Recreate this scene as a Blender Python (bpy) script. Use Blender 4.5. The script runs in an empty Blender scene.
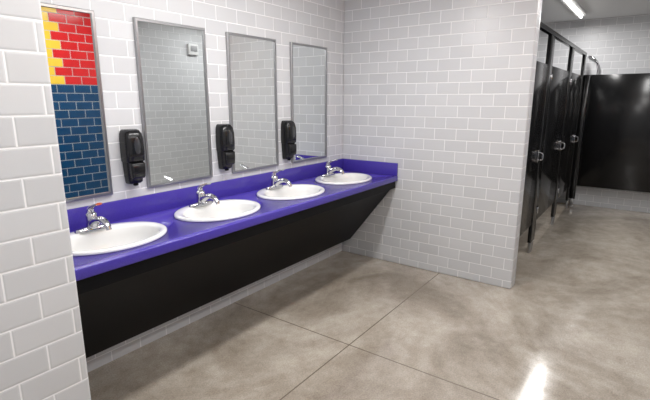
import bpy, bmesh, math
from mathutils import Vector, Matrix
sc = bpy.context.scene
COL = sc.collection
try:
    sc.view_settings.view_transform = 'Standard'
except Exception: pass

# ------------------------------------------------------------ materials
def new_mat(name):
    m = bpy.data.materials.new(name); m.use_nodes = True
    nt = m.node_tree; b = nt.nodes['Principled BSDF']
    return m, nt, b
def N(nt, t, **kw):
    n = nt.nodes.new(t)
    for k, v in kw.items(): setattr(n, k, v)
    return n
def plain(name, col, rough=.5, metal=0., spec=.5, noise=0., nscale=30, bump=0., coat=0.):
    m, nt, b = new_mat(name)
    b.inputs['Base Color'].default_value = (*col, 1)
    b.inputs['Roughness'].default_value = rough
    b.inputs['Metallic'].default_value = metal
    b.inputs['Specular IOR Level'].default_value = spec
    b.inputs['Coat Weight'].default_value = coat
    tc = N(nt, 'ShaderNodeTexCoord'); nz = N(nt, 'ShaderNodeTexNoise')
    nz.inputs['Scale'].default_value = nscale; nz.inputs['Detail'].default_value = 4
    nt.links.new(tc.outputs['Object'], nz.inputs['Vector'])
    if noise:
        mx = N(nt, 'ShaderNodeMix', data_type='RGBA')
        mx.inputs[6].default_value = (*[c*(1-noise) for c in col], 1)
        mx.inputs[7].default_value = (*[min(1, c*(1+noise)) for c in col], 1)
        nt.links.new(nz.outputs['Fac'], mx.inputs[0]); nt.links.new(mx.outputs[2], b.inputs['Base Color'])
    if bump:
        bp = N(nt, 'ShaderNodeBump'); bp.inputs['Strength'].default_value = bump; bp.inputs['Distance'].default_value = .002
        nt.links.new(nz.outputs['Fac'], bp.inputs['Height']); nt.links.new(bp.outputs[0], b.inputs['Normal'])
    return m

def tile_material():
    m, nt, b = new_mat('glazed_tile'); L = nt.links.new
    g = N(nt, 'ShaderNodeNewGeometry'); sp = N(nt, 'ShaderNodeSeparateXYZ'); sn = N(nt, 'ShaderNodeSeparateXYZ')
    L(g.outputs['Position'], sp.inputs[0]); L(g.outputs['True Normal'], sn.inputs[0])
    ab = N(nt, 'ShaderNodeMath', operation='ABSOLUTE'); L(sn.outputs['Y'], ab.inputs[0])
    gt = N(nt, 'ShaderNodeMath', operation='GREATER_THAN'); L(ab.outputs[0], gt.inputs[0]); gt.inputs[1].default_value = .5
    mx = N(nt, 'ShaderNodeMix', data_type='FLOAT')
    L(gt.outputs[0], mx.inputs[0]); L(sp.outputs['Y'], mx.inputs[2]); L(sp.outputs['X'], mx.inputs[3])
    zz = N(nt, 'ShaderNodeMath', operation='ADD'); L(sp.outputs['Z'], zz.inputs[0]); zz.inputs[1].default_value = .03
    cb = N(nt, 'ShaderNodeCombineXYZ'); L(mx.outputs[0], cb.inputs['X']); L(zz.outputs[0], cb.inputs['Y'])
    br = N(nt, 'ShaderNodeTexBrick'); br.offset = .5; br.squash = 1
    L(cb.outputs[0], br.inputs['Vector'])
    br.inputs['Scale'].default_value = 1; br.inputs['Brick Width'].default_value = BW; br.inputs['Row Height'].default_value = BH
    br.inputs['Mortar Size'].default_value = .0034; br.inputs['Mortar Smooth'].default_value = .35; br.inputs['Bias'].default_value = 0
    br.inputs['Color1'].default_value = (.58, .585, .60, 1); br.inputs['Color2'].default_value = (.63, .635, .65, 1)
    br.inputs['Mortar'].default_value = (.87, .87, .88, 1)
    L(br.outputs['Color'], b.inputs['Base Color'])
    mr = N(nt, 'ShaderNodeMapRange'); L(br.outputs['Fac'], mr.inputs[0]); mr.inputs[3].default_value = .34; mr.inputs[4].default_value = .8
    L(mr.outputs[0], b.inputs['Roughness'])
    b.inputs['Specular IOR Level'].default_value = .35
    br2 = N(nt, 'ShaderNodeTexBrick'); br2.offset = .5; L(cb.outputs[0], br2.inputs['Vector'])
    for k, v in (('Scale', 1), ('Brick Width', BW), ('Row Height', BH), ('Mortar Size', .009), ('Mortar Smooth', 1.0)): br2.inputs[k].default_value = v
    inv = N(nt, 'ShaderNodeMath', operation='SUBTRACT'); inv.inputs[0].default_value = 1; L(br2.outputs['Fac'], inv.inputs[1])
    bp = N(nt, 'ShaderNodeBump'); bp.inputs['Strength'].default_value = .35; bp.inputs['Distance'].default_value = .003
    L(inv.outputs[0], bp.inputs['Height']); L(bp.outputs[0], b.inputs['Normal'])
    return m
BW, BH = .2, .1
TILE = tile_material()

def floor_material():
    m, nt, b = new_mat('polished_concrete'); L = nt.links.new
    g = N(nt, 'ShaderNodeNewGeometry')
    n1 = N(nt, 'ShaderNodeTexNoise'); n1.inputs['Scale'].default_value = .9; n1.inputs['Detail'].default_value = 9; n1.inputs['Roughness'].default_value = .62; n1.inputs['Distortion'].default_value = .9
    n2 = N(nt, 'ShaderNodeTexNoise'); n2.inputs['Scale'].default_value = 6; n2.inputs['Detail'].default_value = 9; n2.inputs['Roughness'].default_value = .75
    n3 = N(nt, 'ShaderNodeTexNoise'); n3.inputs['Scale'].default_value = 110; n3.inputs['Detail'].default_value = 4
    for n in (n1, n2, n3): L(g.outputs['Position'], n.inputs['Vector'])
    r = N(nt, 'ShaderNodeValToRGB'); L(n1.outputs['Fac'], r.inputs[0])
    r.color_ramp.elements[0].position = .36; r.color_ramp.elements[0].color = (.27, .228, .182, 1)
    r.color_ramp.elements[1].position = .60; r.color_ramp.elements[1].color = (.50, .452, .388, 1)
    r2 = N(nt, 'ShaderNodeValToRGB'); L(n2.outputs['Fac'], r2.inputs[0])
    r2.color_ramp.elements[0].position = .35; r2.color_ramp.elements[0].color = (.80, .77, .74, 1)
    r2.color_ramp.elements[1].position = .6; r2.color_ramp.elements[1].color = (1.05, 1.05, 1.05, 1)
    mm = N(nt, 'ShaderNodeMix', data_type='RGBA', blend_type='MULTIPLY'); mm.inputs[0].default_value = 1
    L(r.outputs[0], mm.inputs[6]); L(r2.outputs[0], mm.inputs[7])
    r3 = N(nt, 'ShaderNodeMapRange'); L(n3.outputs['Fac'], r3.inputs[0]); r3.inputs[1].default_value = .3; r3.inputs[2].default_value = .7; r3.inputs[3].default_value = .82; r3.inputs[4].default_value = 1.14
    m3 = N(nt, 'ShaderNodeMix', data_type='RGBA', blend_type='MULTIPLY'); m3.inputs[0].default_value = 1
    L(mm.outputs[2], m3.inputs[6]); L(r3.outputs[0], m3.inputs[7])
    sp = N(nt, 'ShaderNodeSeparateXYZ'); L(g.outputs['Position'], sp.inputs[0])
    def line(sock, c):
        s = N(nt, 'ShaderNodeMath', operation='SUBTRACT'); L(sock, s.inputs[0]); s.inputs[1].default_value = c
        a = N(nt, 'ShaderNodeMath', operation='ABSOLUTE'); L(s.outputs[0], a.inputs[0])
        t = N(nt, 'ShaderNodeMath', operation='LESS_THAN'); L(a.outputs[0], t.inputs[0]); t.inputs[1].default_value = .0045
        return t.outputs[0]
    a = line(sp.outputs['Y'], 1.48); c = line(sp.outputs['X'], 2.34)
    mxm = N(nt, 'ShaderNodeMath', operation='MAXIMUM'); L(a, mxm.inputs[0]); L(c, mxm.inputs[1])
    fin = N(nt, 'ShaderNodeMix', data_type='RGBA'); L(mxm.outputs[0], fin.inputs[0]); L(m3.outputs[2], fin.inputs[6]); fin.inputs[7].default_value = (.17, .14, .11, 1)
    L(fin.outputs[2], b.inputs['Base Color'])
    rr = N(nt, 'ShaderNodeMapRange'); L(n2.outputs['Fac'], rr.inputs[0]); rr.inputs[1].default_value = .3; rr.inputs[2].default_value = .7; rr.inputs[3].default_value = .08; rr.inputs[4].default_value = .20
    L(rr.outputs[0], b.inputs['Roughness'])
    b.inputs['Specular IOR Level'].default_value = 1.0
    bp = N(nt, 'ShaderNodeBump'); bp.inputs['Strength'].default_value = .05; bp.inputs['Distance'].default_value = .004
    L(n2.outputs['Fac'], bp.inputs['Height']); L(bp.outputs[0], b.inputs['Normal'])
    return m
FLOOR = floor_material()
CEIL = plain('ceiling_paint', (.80, .80, .80), .8, noise=.03)
PURPLE = plain('purple_solid_surface', (.062, .040, .33), .25, noise=.4, nscale=350)
BLACKP = plain('black_laminate', (.006, .006, .007), .45, spec=.12, noise=.3, nscale=60)
STALL = plain('black_partition', (.005, .005, .0055), .16, spec=.4, noise=.2, nscale=80)
BLACKG = plain('black_plastic', (.008, .008, .009), .2, spec=.4, noise=.1)
SMOKE = plain('smoked_plastic', (.03, .031, .035), .12, coat=.5)
PORC = plain('white_porcelain', (.78, .78, .77), .12, coat=.6, noise=.01)
CHROME = plain('chrome', (.60, .60, .62), .10, metal=1., noise=.03)
STEEL = plain('brushed_steel', (.40, .40, .41), .30, metal=1., noise=.12, nscale=150)
MIRROR = plain('mirror_silver', (.78, .81, .81), .015, metal=1.)
WHITE = plain('white_plastic', (.7, .7, .7), .4, noise=.02)
GREYP = plain('grey_plastic', (.3, .3, .31), .4, noise=.02)
RED = plain('red_tile', (.66, .02, .022), .2, noise=.1, nscale=8)
YEL = plain('yellow_tile', (.90, .60, .06), .2, noise=.06, nscale=8)
BLU = plain('blue_tile', (.006, .060, .155), .2, noise=.3, nscale=8)
GROUT = plain('mural_grout', (.62, .62, .60), .8, noise=.05)
def emis(name, strength):
    m, nt, b = new_mat(name)
    b.inputs['Base Color'].default_value = (1, 1, 1, 1)
    b.inputs['Emission Color'].default_value = (1, .98, .95, 1); b.inputs['Emission Strength'].default_value = strength
    return m
TUBE = emis('lit_tube', 9)

# ------------------------------------------------------------ helpers
def finish(name, bm, mats, parent=None, smooth=False, loc=(0, 0, 0), angle=40):
    bmesh.ops.recalc_face_normals(bm, faces=bm.faces)
    me = bpy.data.meshes.new(name); bm.to_mesh(me); bm.free()
    if not isinstance(mats, (list, tuple)): mats = [mats]
    for m in mats: me.materials.append(m)
    if smooth:
        for p in me.polygons: p.use_smooth = True
        try: me.set_sharp_from_angle(angle=math.radians(angle))
        except Exception: pass
    o = bpy.data.objects.new(name, me); COL.objects.link(o); o.location = loc
    if parent: o.parent = parent
    return o
def add_box(bm, x0, x1, y0, y1, z0, z1, bev=0., seg=2, mi=0):
    r = bmesh.ops.create_cube(bm, size=1); vs = r['verts']
    for v in vs:
        v.co = Vector((x0+(v.co.x+.5)*(x1-x0), y0+(v.co.y+.5)*(y1-y0), z0+(v.co.z+.5)*(z1-z0)))
    fs = list({f for v in vs for f in v.link_faces})
    for f in fs: f.material_index = mi
    if bev:
        es = list({e for v in vs for e in v.link_edges})
        bmesh.ops.bevel(bm, geom=es, offset=bev, segments=seg, affect='EDGES', profile=.5, material=mi)
def box(name, x0, x1, y0, y1, z0, z1, mat, parent=None, bev=0., seg=2):
    bm = bmesh.new(); add_box(bm, x0, x1, y0, y1, z0, z1, bev, seg)
    return finish(name, bm, mat, parent, smooth=bev > 0)
def loft(bm, rings, cap0=True, cap1=True, mi=0, closed=False):
    vr = [[bm.verts.new(p) for p in r] for r in rings]; n = len(rings[0])
    for a, b in zip(vr, vr[1:]):
        for i in range(n):
            f = bm.faces.new((a[i], a[(i+1) % n], b[(i+1) % n], b[i])); f.material_index = mi
    if cap0: bm.faces.new(list(reversed(vr[0]))).material_index = mi
    if cap1: bm.faces.new(vr[-1]).material_index = mi
def ell(a, b, z, cx=0, cy=0, n=64, p=1.0):
    out = []
    for i in range(n):
        t = 2*math.pi*i/n; c, s = math.cos(t), math.sin(t)
        out.append(Vector((cx+a*math.copysign(abs(c)**p, c), cy+b*math.copysign(abs(s)**p, s), z)))
    return out
def sweep(bm, pts, rads, n=16, side=Vector((1, 0, 0))):
    pts = [Vector(p) for p in pts]; rings = []
    for i, p in enumerate(pts):
        t = (pts[min(i+1, len(pts)-1)]-pts[max(i-1, 0)]).normalized()
        s = (side - t*side.dot(t)).normalized(); u = t.cross(s)
        a, b = rads[i] if isinstance(rads[i], (tuple, list)) else (rads[i], rads[i])
        rings.append([p+s*a*math.cos(2*math.pi*k/n)+u*b*math.sin(2*math.pi*k/n) for k in range(n)])
    loft(bm, rings)
def smooth_path(pts, sub=5):
    pts = [Vector(p) for p in pts]; P = [pts[0]*2-pts[1]]+pts+[pts[-1]*2-pts[-2]]; out = []
    for i in range(1, len(P)-2):
        for k in range(sub):
            t = k/sub; a, b, c, d = P[i-1], P[i], P[i+1], P[i+2]
            out.append(.5*((2*b)+(c-a)*t+(2*a-5*b+4*c-d)*t*t+(3*b-a-3*c+d)*t**3))
    out.append(pts[-1]); return out
def lerp_list(vals, sub=5):
    out = []
    for a, b in zip(vals, vals[1:]):
        for k in range(sub): out.append(tuple(x+(y-x)*k/sub for x, y in zip(a, b)))
    out.append(vals[-1]); return out
def empty(name, loc, label, cat, group=None):
    e = bpy.data.objects.new(name, None); e.empty_display_size = .1; e.location = loc; COL.objects.link(e)
    e['label'] = label; e['category'] = cat
    if group: e['group'] = group
    return e
def tag(o, label, cat, group=None):
    o['label'] = label; o['category'] = cat
    if group: o['group'] = group
def copy_tree(src, loc, label=None):
    new = src.copy(); COL.objects.link(new); new.location = loc
    if label: new['label'] = label
    def rec(s, d):
        for c in s.children:
            k = c.copy(); COL.objects.link(k); k.parent = d; k.matrix_parent_inverse = c.matrix_parent_inverse.copy()
            rec(c, k)
    rec(src, new); return new
def struct(o): o['kind'] = 'structure'; return o

# ------------------------------------------------------------ room
YM, XB, YE, YO, XF, ZC = 2.6, 3.935, .825, -.6, 8.0, 2.78
XN, YN = .73, 1.65
struct(box('floor', -2.5, XF+.15, YO-.15, YM+.15, -.1, 0, FLOOR))
struct(box('ceiling', -2.5, XF+.15, YO-.15, YM+.15, ZC, ZC+.1, CEIL))
struct(box('wall_mirror_side', XN, XF+.15, YM, YM+.15, 0, ZC, TILE))
struct(box('wall_near', -2.5, XN, YN, YM+.15, 0, ZC, TILE, bev=.012, seg=3))
struct(box('wall_divider', XB, XB+.15, YE, YM, 0, ZC, TILE, bev=.010, seg=3))
struct(box('wall_far', XF, XF+.15, YO, YM, 0, ZC, TILE))
struct(box('wall_opposite', -2.5, XF+.15, YO-.15, YO, 0, ZC, TILE))
struct(box('wall_rear', -2.65, -2.5, YO-.15, YM+.15, 0, ZC, TILE))

# colour mural on the opposite wall (seen in the mirror)
bm = bmesh.new()
mx0, mx1 = 1.5, 3.3
add_box(bm, mx0, mx1, YO+.0005, YO+.006, .1, 2.76, mi=3)
for r in range(27):
    z = .1+r*.1; z1 = min(z+.1, 2.76)
    off = 0 if r % 2 else .1
    k = -1
    while True:
        k += 1
        a = mx0+k*.2-off; b_ = a+.2
        if a >= mx1-.001: break
        a = max(a, mx0); b_ = min(b_, mx1)
        if b_-a < .02: continue
        c = (a+b_)/2; zc = z+.05
        if zc < 1.78: mi = 2
        else:
            hi = 2.70-.10*(zc-1.78)/.95
            mi = 1 if (hi-.9 < c < hi) else 0
        add_box(bm, a+.004, b_-.004, YO+.005, YO+.011, z+.004, z1-.004, bev=.002, seg=1, mi=mi)
mural = finish('tile_mural', bm, [RED, YEL, BLU, GROUT])
tag(mural, 'red, yellow and blue tile mural on the white wall', 'mural')

sb = empty('wall_sensor', (4.6, YO, 2.36), 'small white plastic sensor box mounted high on the tiled wall', 'sensor')
box('housing', -.09, .09, .001, .05, -.08, .08, WHITE, sb, bev=.012)
box('faceplate', -.06, .06, .0505, .056, -.03, .05, GREYP, sb, bev=.002)

# ------------------------------------------------------------ countertop
ZT = .90; YF = 1.95
SX = [1.20, 1.95, 2.70, 3.46]; SY = 2.27; SA, SB = .305, .245
top = box('countertop', XN+.002, XB-.001, YF, YM-.001, ZT-.052, ZT, PURPLE, None, bev=.006, seg=3)
bm = bmesh.new()
for x in SX:
    loft(bm, [ell(SA-.03, SB-.03, ZT-.2, x, SY), ell(SA-.03, SB-.03, ZT+.1, x, SY)])
cut = finish('cutter', bm, PURPLE)
md = top.modifiers.new('holes', 'BOOLEAN'); md.operation = 'DIFFERENCE'; md.object = cut; md.solver = 'EXACT'
bpy.context.view_layer.update()
dg = bpy.context.evaluated_depsgraph_get()
me = bpy.data.meshes.new_from_object(top.evaluated_get(dg)); top.modifiers.clear(); top.data = me
bpy.data.objects.remove(cut, do_unlink=True)
tag(top, 'long speckled purple solid-surface washroom countertop along the tiled wall', 'countertop')
box('backsplash', XN+.002, XB-.022, YM-.022, YM-.001, ZT, ZT+.122, PURPLE, top, bev=.003)
box('side_splash', XB-.022, XB-.001, YF+.004, YM-.001, ZT, ZT+.122, PURPLE, top, bev=.003)

bm = bmesh.new()
prof = [(1.975, ZT-.053), (1.975, ZT-.125), (2.015, ZT-.13), (2.49, .16), (2.515, .16), (2.515, .175), (2.06, ZT-.105), (2.06, ZT-.053)]
rings = [[Vector((x, y, z)) for y, z in prof] for x in (XN+.003, XB-.002)]
loft(bm, rings)
sk = finish('counter_skirt_panel', bm, BLACKP)
tag(sk, 'black laminate panel sloping back beneath the purple countertop', 'panel')

# ------------------------------------------------------------ sink
sink = empty('sink', (SX[0], SY, ZT), 'white oval porcelain drop-in sink set in the purple countertop', 'sink', 'sinks along the counter')
bm = bmesh.new()
ia, ib, icy = SA-.042, SB-.058, -.018
R = []
R.append(ell(SA-.035, SB-.035, -.03))
R.append(ell(SA-.035, SB-.035, .001))
R.append(ell(SA-.001, SB-.001, .0012))
R.append(ell(SA, SB, .008))
R.append(ell(SA-.004, SB-.004, .015))
R.append(ell(SA-.012, SB-.012, .018))
R.append(ell(ia+.008, ib+.008, .0165, 0, icy))
R.append(ell(ia, ib, .012, 0, icy))
R.append(ell(ia-.008, ib-.007, .001, 0, icy))
for t in (.12, .25, .4, .55, .7, .82, .9, .96):
    k = math.cos(t*math.pi/2)**.55; z = .0-.165*math.sin(t*math.pi/2)**.9
    R.append(ell((ia-.010)*k, (ib-.009)*k, z, 0, icy-.005*t))
R.append(ell(.03, .03, -.170, 0, icy-.005))
loft(bm, R, cap0=False, cap1=True)
finish('basin', bm, PORC, sink, smooth=True, angle=60)
bm = bmesh.new()
loft(bm, [ell(.024, .024, -.1695, 0, icy-.005, 24), ell(.026, .026, -.166, 0, icy-.005, 24), ell(.020, .020, -.164, 0, icy-.005, 24), ell(.018, .018, -.167, 0, icy-.005, 24), ell(.014, .014, -.161, 0, icy-.005, 24)])
finish('drain', bm, CHROME, sink, smooth=True)['label'] = 'round chrome drain stopper'

FY = SY+.178; FZ = ZT+.0165
fa = empty('faucet', (SX[0], FY, FZ), 'chrome single-lever faucet standing on the rear rim of the sink', 'faucet', 'faucets along the counter')
bm = bmesh.new()
loft(bm, [ell(.098, .030, 0, n=40, p=.8), ell(.098, .030, .010, n=40, p=.8), ell(.092, .026, .018, n=40, p=.8), ell(.045, .022, .024, n=40)])
finish('base_plate', bm, CHROME, fa, smooth=True)
bm = bmesh.new()
loft(bm, [ell(.034, .032, .012, n=32), ell(.032, .030, .030, n=32), ell(.029, .029, .055, n=32), ell(.030, .030, .078, n=32), ell(.027, .027, .094, n=32), ell(.015, .015, .103, n=32)])
finish('body', bm, CHROME, fa, smooth=True, angle=70)
bm = bmesh.new()
P = smooth_path([(0, -.005, .030), (0, -.045, .058), (0, -.095, .074), (0, -.140, .066), (0, -.165, .043)], 5)
Rr = lerp_list([(.027, .026), (.025, .021), (.022, .017), (.019, .014), (.017, .014)], 5)
sweep(bm, P, Rr, 20)
sweep(bm, [(0, -.164, .047), (0, -.170, .028)], [.0145, .0145], 20)
finish('spout', bm, CHROME, fa, smooth=True, angle=60)
bm = bmesh.new()
P = smooth_path([(0, .006, .092), (0, .002, .115), (0, -.015, .132), (0, -.055, .148), (0, -.095, .160)], 5)
Rr = lerp_list([(.022, .019), (.020, .014), (.018, .010), (.016, .008), (.019, .007)], 5)
sweep(bm, P, Rr, 18)
finish('lever_handle', bm, CHROME, fa, smooth=True, angle=60)
for x in SX[1:]:
    copy_tree(sink, (x, SY, ZT)); copy_tree(fa, (x, FY, FZ))

# ------------------------------------------------------------ mirrors
def framed_ring(bm, w, h, fw, d):
    o = [(-w/2, 0), (w/2, 0), (w/2, h), (-w/2, h)]
    i = [(-w/2+fw, fw), (w/2-fw, fw), (w/2-fw, h-fw), (-w/2+fw, h-fw)]
    m_ = [(-w/2+.004, .004), (w/2-.004, .004), (w/2-.004, h-.004), (-w/2+.004, h-.004)]
    V = lambda q, y: [bm.verts.new((x, y, z)) for x, z in q]
    lv = [V(o, -.001), V(o, -d+.004), V(m_, -d), V(i, -d), V(i, -.001)]
    for a, b in zip(lv, lv[1:]+lv[:1]):
        for k in range(4): bm.faces.new((a[k], a[(k+1) % 4], b[(k+1) % 4], b[k]))
MW, MH, MZ = .53, 1.036, 1.066
mi_ = empty('wall_mirror', (.88+MW/2, YM, MZ), 'tall rectangular steel-framed mirror reflecting the coloured tile mural', 'mirror', 'mirrors above the sinks')
bm = bmesh.new(); framed_ring(bm, MW, MH, .018, .022); finish('frame', bm, STEEL, mi_)
box('glass', -MW/2+.014, MW/2-.014, -.012, -.002, .014, MH-.014, MIRROR, mi_)
for x0 in (1.648, 2.378, 3.098):
    copy_tree(mi_, (x0+MW/2, YM, MZ), 'tall rectangular steel-framed mirror on the white tiled wall')

# ------------------------------------------------------------ soap dispensers
def rr(w, yb, yf, z, r=.02, n=5):
    r = min(r, w/2-.001, abs(yb-yf)/2-.001)
    pts = []
    for cx, cy, a0 in ((w/2-.004, yb-.004, 0), (-w/2+.004, yb-.004, 90), (-w/2+r, yf+r, 180), (w/2-r, yf+r, 270)):
        rr_ = .004 if a0 < 180 else r
        for k in range(n+1):
            a = math.radians(a0+90*k/n); pts.append(Vector((cx+rr_*math.cos(a), cy+rr_*math.sin(a), z)))
    return pts
dp = empty('soap_dispenser', (1.548, YM, 1.115), 'black plastic wall-mounted soap dispenser on the white tile', 'soap dispenser', 'soap dispensers between the mirrors')
bm = bmesh.new()
loft(bm, [rr(.080, -.002, -.050, 0), rr(.092, -.002, -.064, .010, .025), rr(.100, -.002, -.070, .05, .028), rr(.106, -.002, -.076, .105, .03), rr(.110, -.002, -.078, .135, .03)])
finish('lower_housing', bm, BLACKG, dp, smooth=True, angle=50)
bm = bmesh.new()
loft(bm, [rr(.112, -.002, -.080, .136, .03), rr(.120, -.002, -.092, .146, .032), rr(.122, -.002, -.096, .20, .035), rr(.120, -.002, -.094, .27, .035), rr(.114, -.002, -.086, .305, .035), rr(.098, -.002, -.070, .325, .03), rr(.080, -.002, -.050, .332, .02)])
finish('cover', bm, BLACKG, dp, smooth=True, angle=50)
bm = bmesh.new()
loft(bm, [[Vector((p.x, y, p.y)) for p in ell(a, b, 0, 0, .235, 28)] for a, b, y in ((.020, .05, -.088), (.020, .05, -.0975), (.016, .046, -.099))])
finish('level_window', bm, SMOKE, dp, smooth=True)
bm = bmesh.new()
loft(bm, [rr(.078, -.060, -.086, .035, .008), rr(.086, -.060, -.096, .045, .014), rr(.092, -.060, -.099, .095, .016), rr(.094, -.060, -.095, .125, .014), rr(.09, -.060, -.088, .131, .01)])
finish('push_bar', bm, BLACKG, dp, smooth=True, angle=50)
box('nozzle', -.012, .012, -.052, -.028, -.014, .002, BLACKP, dp, bev=.004)
for x in (2.295, 3.02): copy_tree(dp, (x, YM, 1.115))

# ------------------------------------------------------------ toilet partitions
ST = .9; TH = .035; DB, DT, PT = .33, 1.96, 2.24
stall = empty('toilet_partition', (XB+.16, ST, 0), 'black toilet stall partition with doors, pilasters and overhead rail', 'toilet partition')
def lx(x): return x-(XB+.16)
def pilaster(x0, x1, parent, y0=0, y1=TH):
    p = box('pilaster', lx(x0), lx(x1), y0, y1, .12, PT, STALL, parent, bev=.003)
    s = box('shoe', lx(x0)+.03, lx(x1)-.03, y0+.004, y1-.004, .0, .121, STEEL, p, bev=.002); s['label'] = 'stainless steel foot shoe'
    return p
pil = [(XB+.165, 4.26), (5.03, 5.22), (6.38, 6.56), (7.60, 7.74)]
for a, b in pil: pilaster(a, b, stall)
def door(x0, x1, hinge_left=True):
    d = box('door', lx(x0)+.006, lx(x1)-.006, .004, TH-.004, DB, DT, STALL, stall, bev=.003)
    hx = lx(x1)-.06 if hinge_left else lx(x0)+.06
    bm = bmesh.new()
    add_box(bm, hx-.02, hx+.02, -.002, .0045, 1.0, 1.12, bev=.001)
    P = smooth_path([(hx, -.001, 1.02), (hx, -.035, 1.03), (hx, -.04, 1.06), (hx, -.035, 1.09), (hx, -.001, 1.10)], 4)
    sweep(bm, P, [.006]*len(P), 12)
    finish('handle', bm, CHROME, d, smooth=True)['label'] = 'chrome door pull'
    ex = lx(x0)+.006 if hinge_left else lx(x1)-.006
    for z in (DB+.12, DT-.12):
        bm = bmesh.new(); add_box(bm, ex-.03, ex+.03, -.006, .0045, z-.035, z+.035, bev=.002)
        finish('hinge', bm, CHROME, d, smooth=True)
for (a, b), (c, d_) in zip(pil, pil[1:]): door(b, c)
box('head_rail', lx(pil[0][0]), lx(pil[-1][1]), -.004, TH+.004, PT, PT+.045, BLACKG, stall, bev=.004)
for x in (5.12, 6.47, 7.67):
    box('side_panel', lx(x)-.015, lx(x)+.015, TH+.002, YM-ST-.003, DB, DT, STALL, stall, bev=.003)

XP = 7.80
end = empty('toilet_partition', (XP, -.5, 0), 'wide black partition panel across the end of the aisle', 'toilet partition')
box('door', 0, .03, .0, 1.33, DB, DT+.02, STALL, end, bev=.003)
p = box('pilaster', -.002, .032, 1.335, 1.43, .12, DT+.02, STALL, end, bev=.003)
box('shoe', .002, .028, 1.35, 1.415, 0, .121, STEEL, p, bev=.002)
p = box('pilaster', -.002, .032, -.095, -.005, .12, DT+.02, STALL, end, bev=.003)
box('shoe', .002, .028, -.08, -.02, 0, .121, STEEL, p, bev=.002)

bm = bmesh.new()
P = smooth_path([(XF-.002, .90, 2.25), (XF-.06, .88, 2.25), (XF-.08, .82, 2.22), (XF-.08, .76, 2.12), (XF-.08, .75, 1.9)], 5)
sweep(bm, P, [.014]*len(P), 12, side=Vector((0, .3, 1)))
pp = finish('bent_pipe', bm, CHROME, smooth=True)
tag(pp, 'bent chrome pipe fixed to the white tiled wall', 'pipe')

# ------------------------------------------------------------ lights
def fixture(cx, cy, length, power, w=.14, lw=.10):
    e = empty('ceiling_light', (cx, cy, ZC), 'long fluorescent strip light fixed to the ceiling', 'ceiling light', 'fluorescent ceiling lights')
    box('housing', -length/2, length/2, -w/2, w/2, -.035, -.0005, WHITE, e, bev=.006)
    bm = bmesh.new()
    sweep(bm, [(-length/2+.02, 0, -.05), (length/2-.02, 0, -.05)], [.016, .016], 14, side=Vector((0, 1, 0)))
    finish('tube', bm, TUBE, e, smooth=True)
    la = bpy.data.lights.new('tube_light', 'AREA'); la.shape = 'RECTANGLE'; la.size = length; la.size_y = lw; la.energy = power
    la.color = (1, .985, .97)
    lo = bpy.data.objects.new('tube_light', la); COL.objects.link(lo); lo.location = (0, 0, -.075); lo.parent = e
    return e
fixture(1.95, 1.45, 2.0, 44, w=.3, lw=.16)
fixture(2.3, .1, 2.0, 22, w=.3, lw=.25)  # added out-of-view fill strip, evens the light on the walls
fixture(.0, .5, 1.6, 17, w=.3, lw=.25)
fixture(6.7, .98, 1.4, 34)
fixture(5.0, .1, 1.4, 22)
fixture(-1.6, .5, 1.2, 14)

w = bpy.data.worlds.new('world'); sc.world = w; w.use_nodes = True
w.node_tree.nodes['Background'].inputs[0].default_value = (.8, .85, .9, 1); w.node_tree.nodes['Background'].inputs[1].default_value = .3

# ------------------------------------------------------------ camera
cd = bpy.data.cameras.new('camera'); cam = bpy.data.objects.new('camera', cd); COL.objects.link(cam)
cam.location = (0, 0, 1.62); cd.sensor_width = 36; cd.lens = 450/650*36; cd.clip_start = .02
cam.rotation_euler = (math.radians(90-12.53), 0, math.radians(35.7-90))
sc.camera = cam
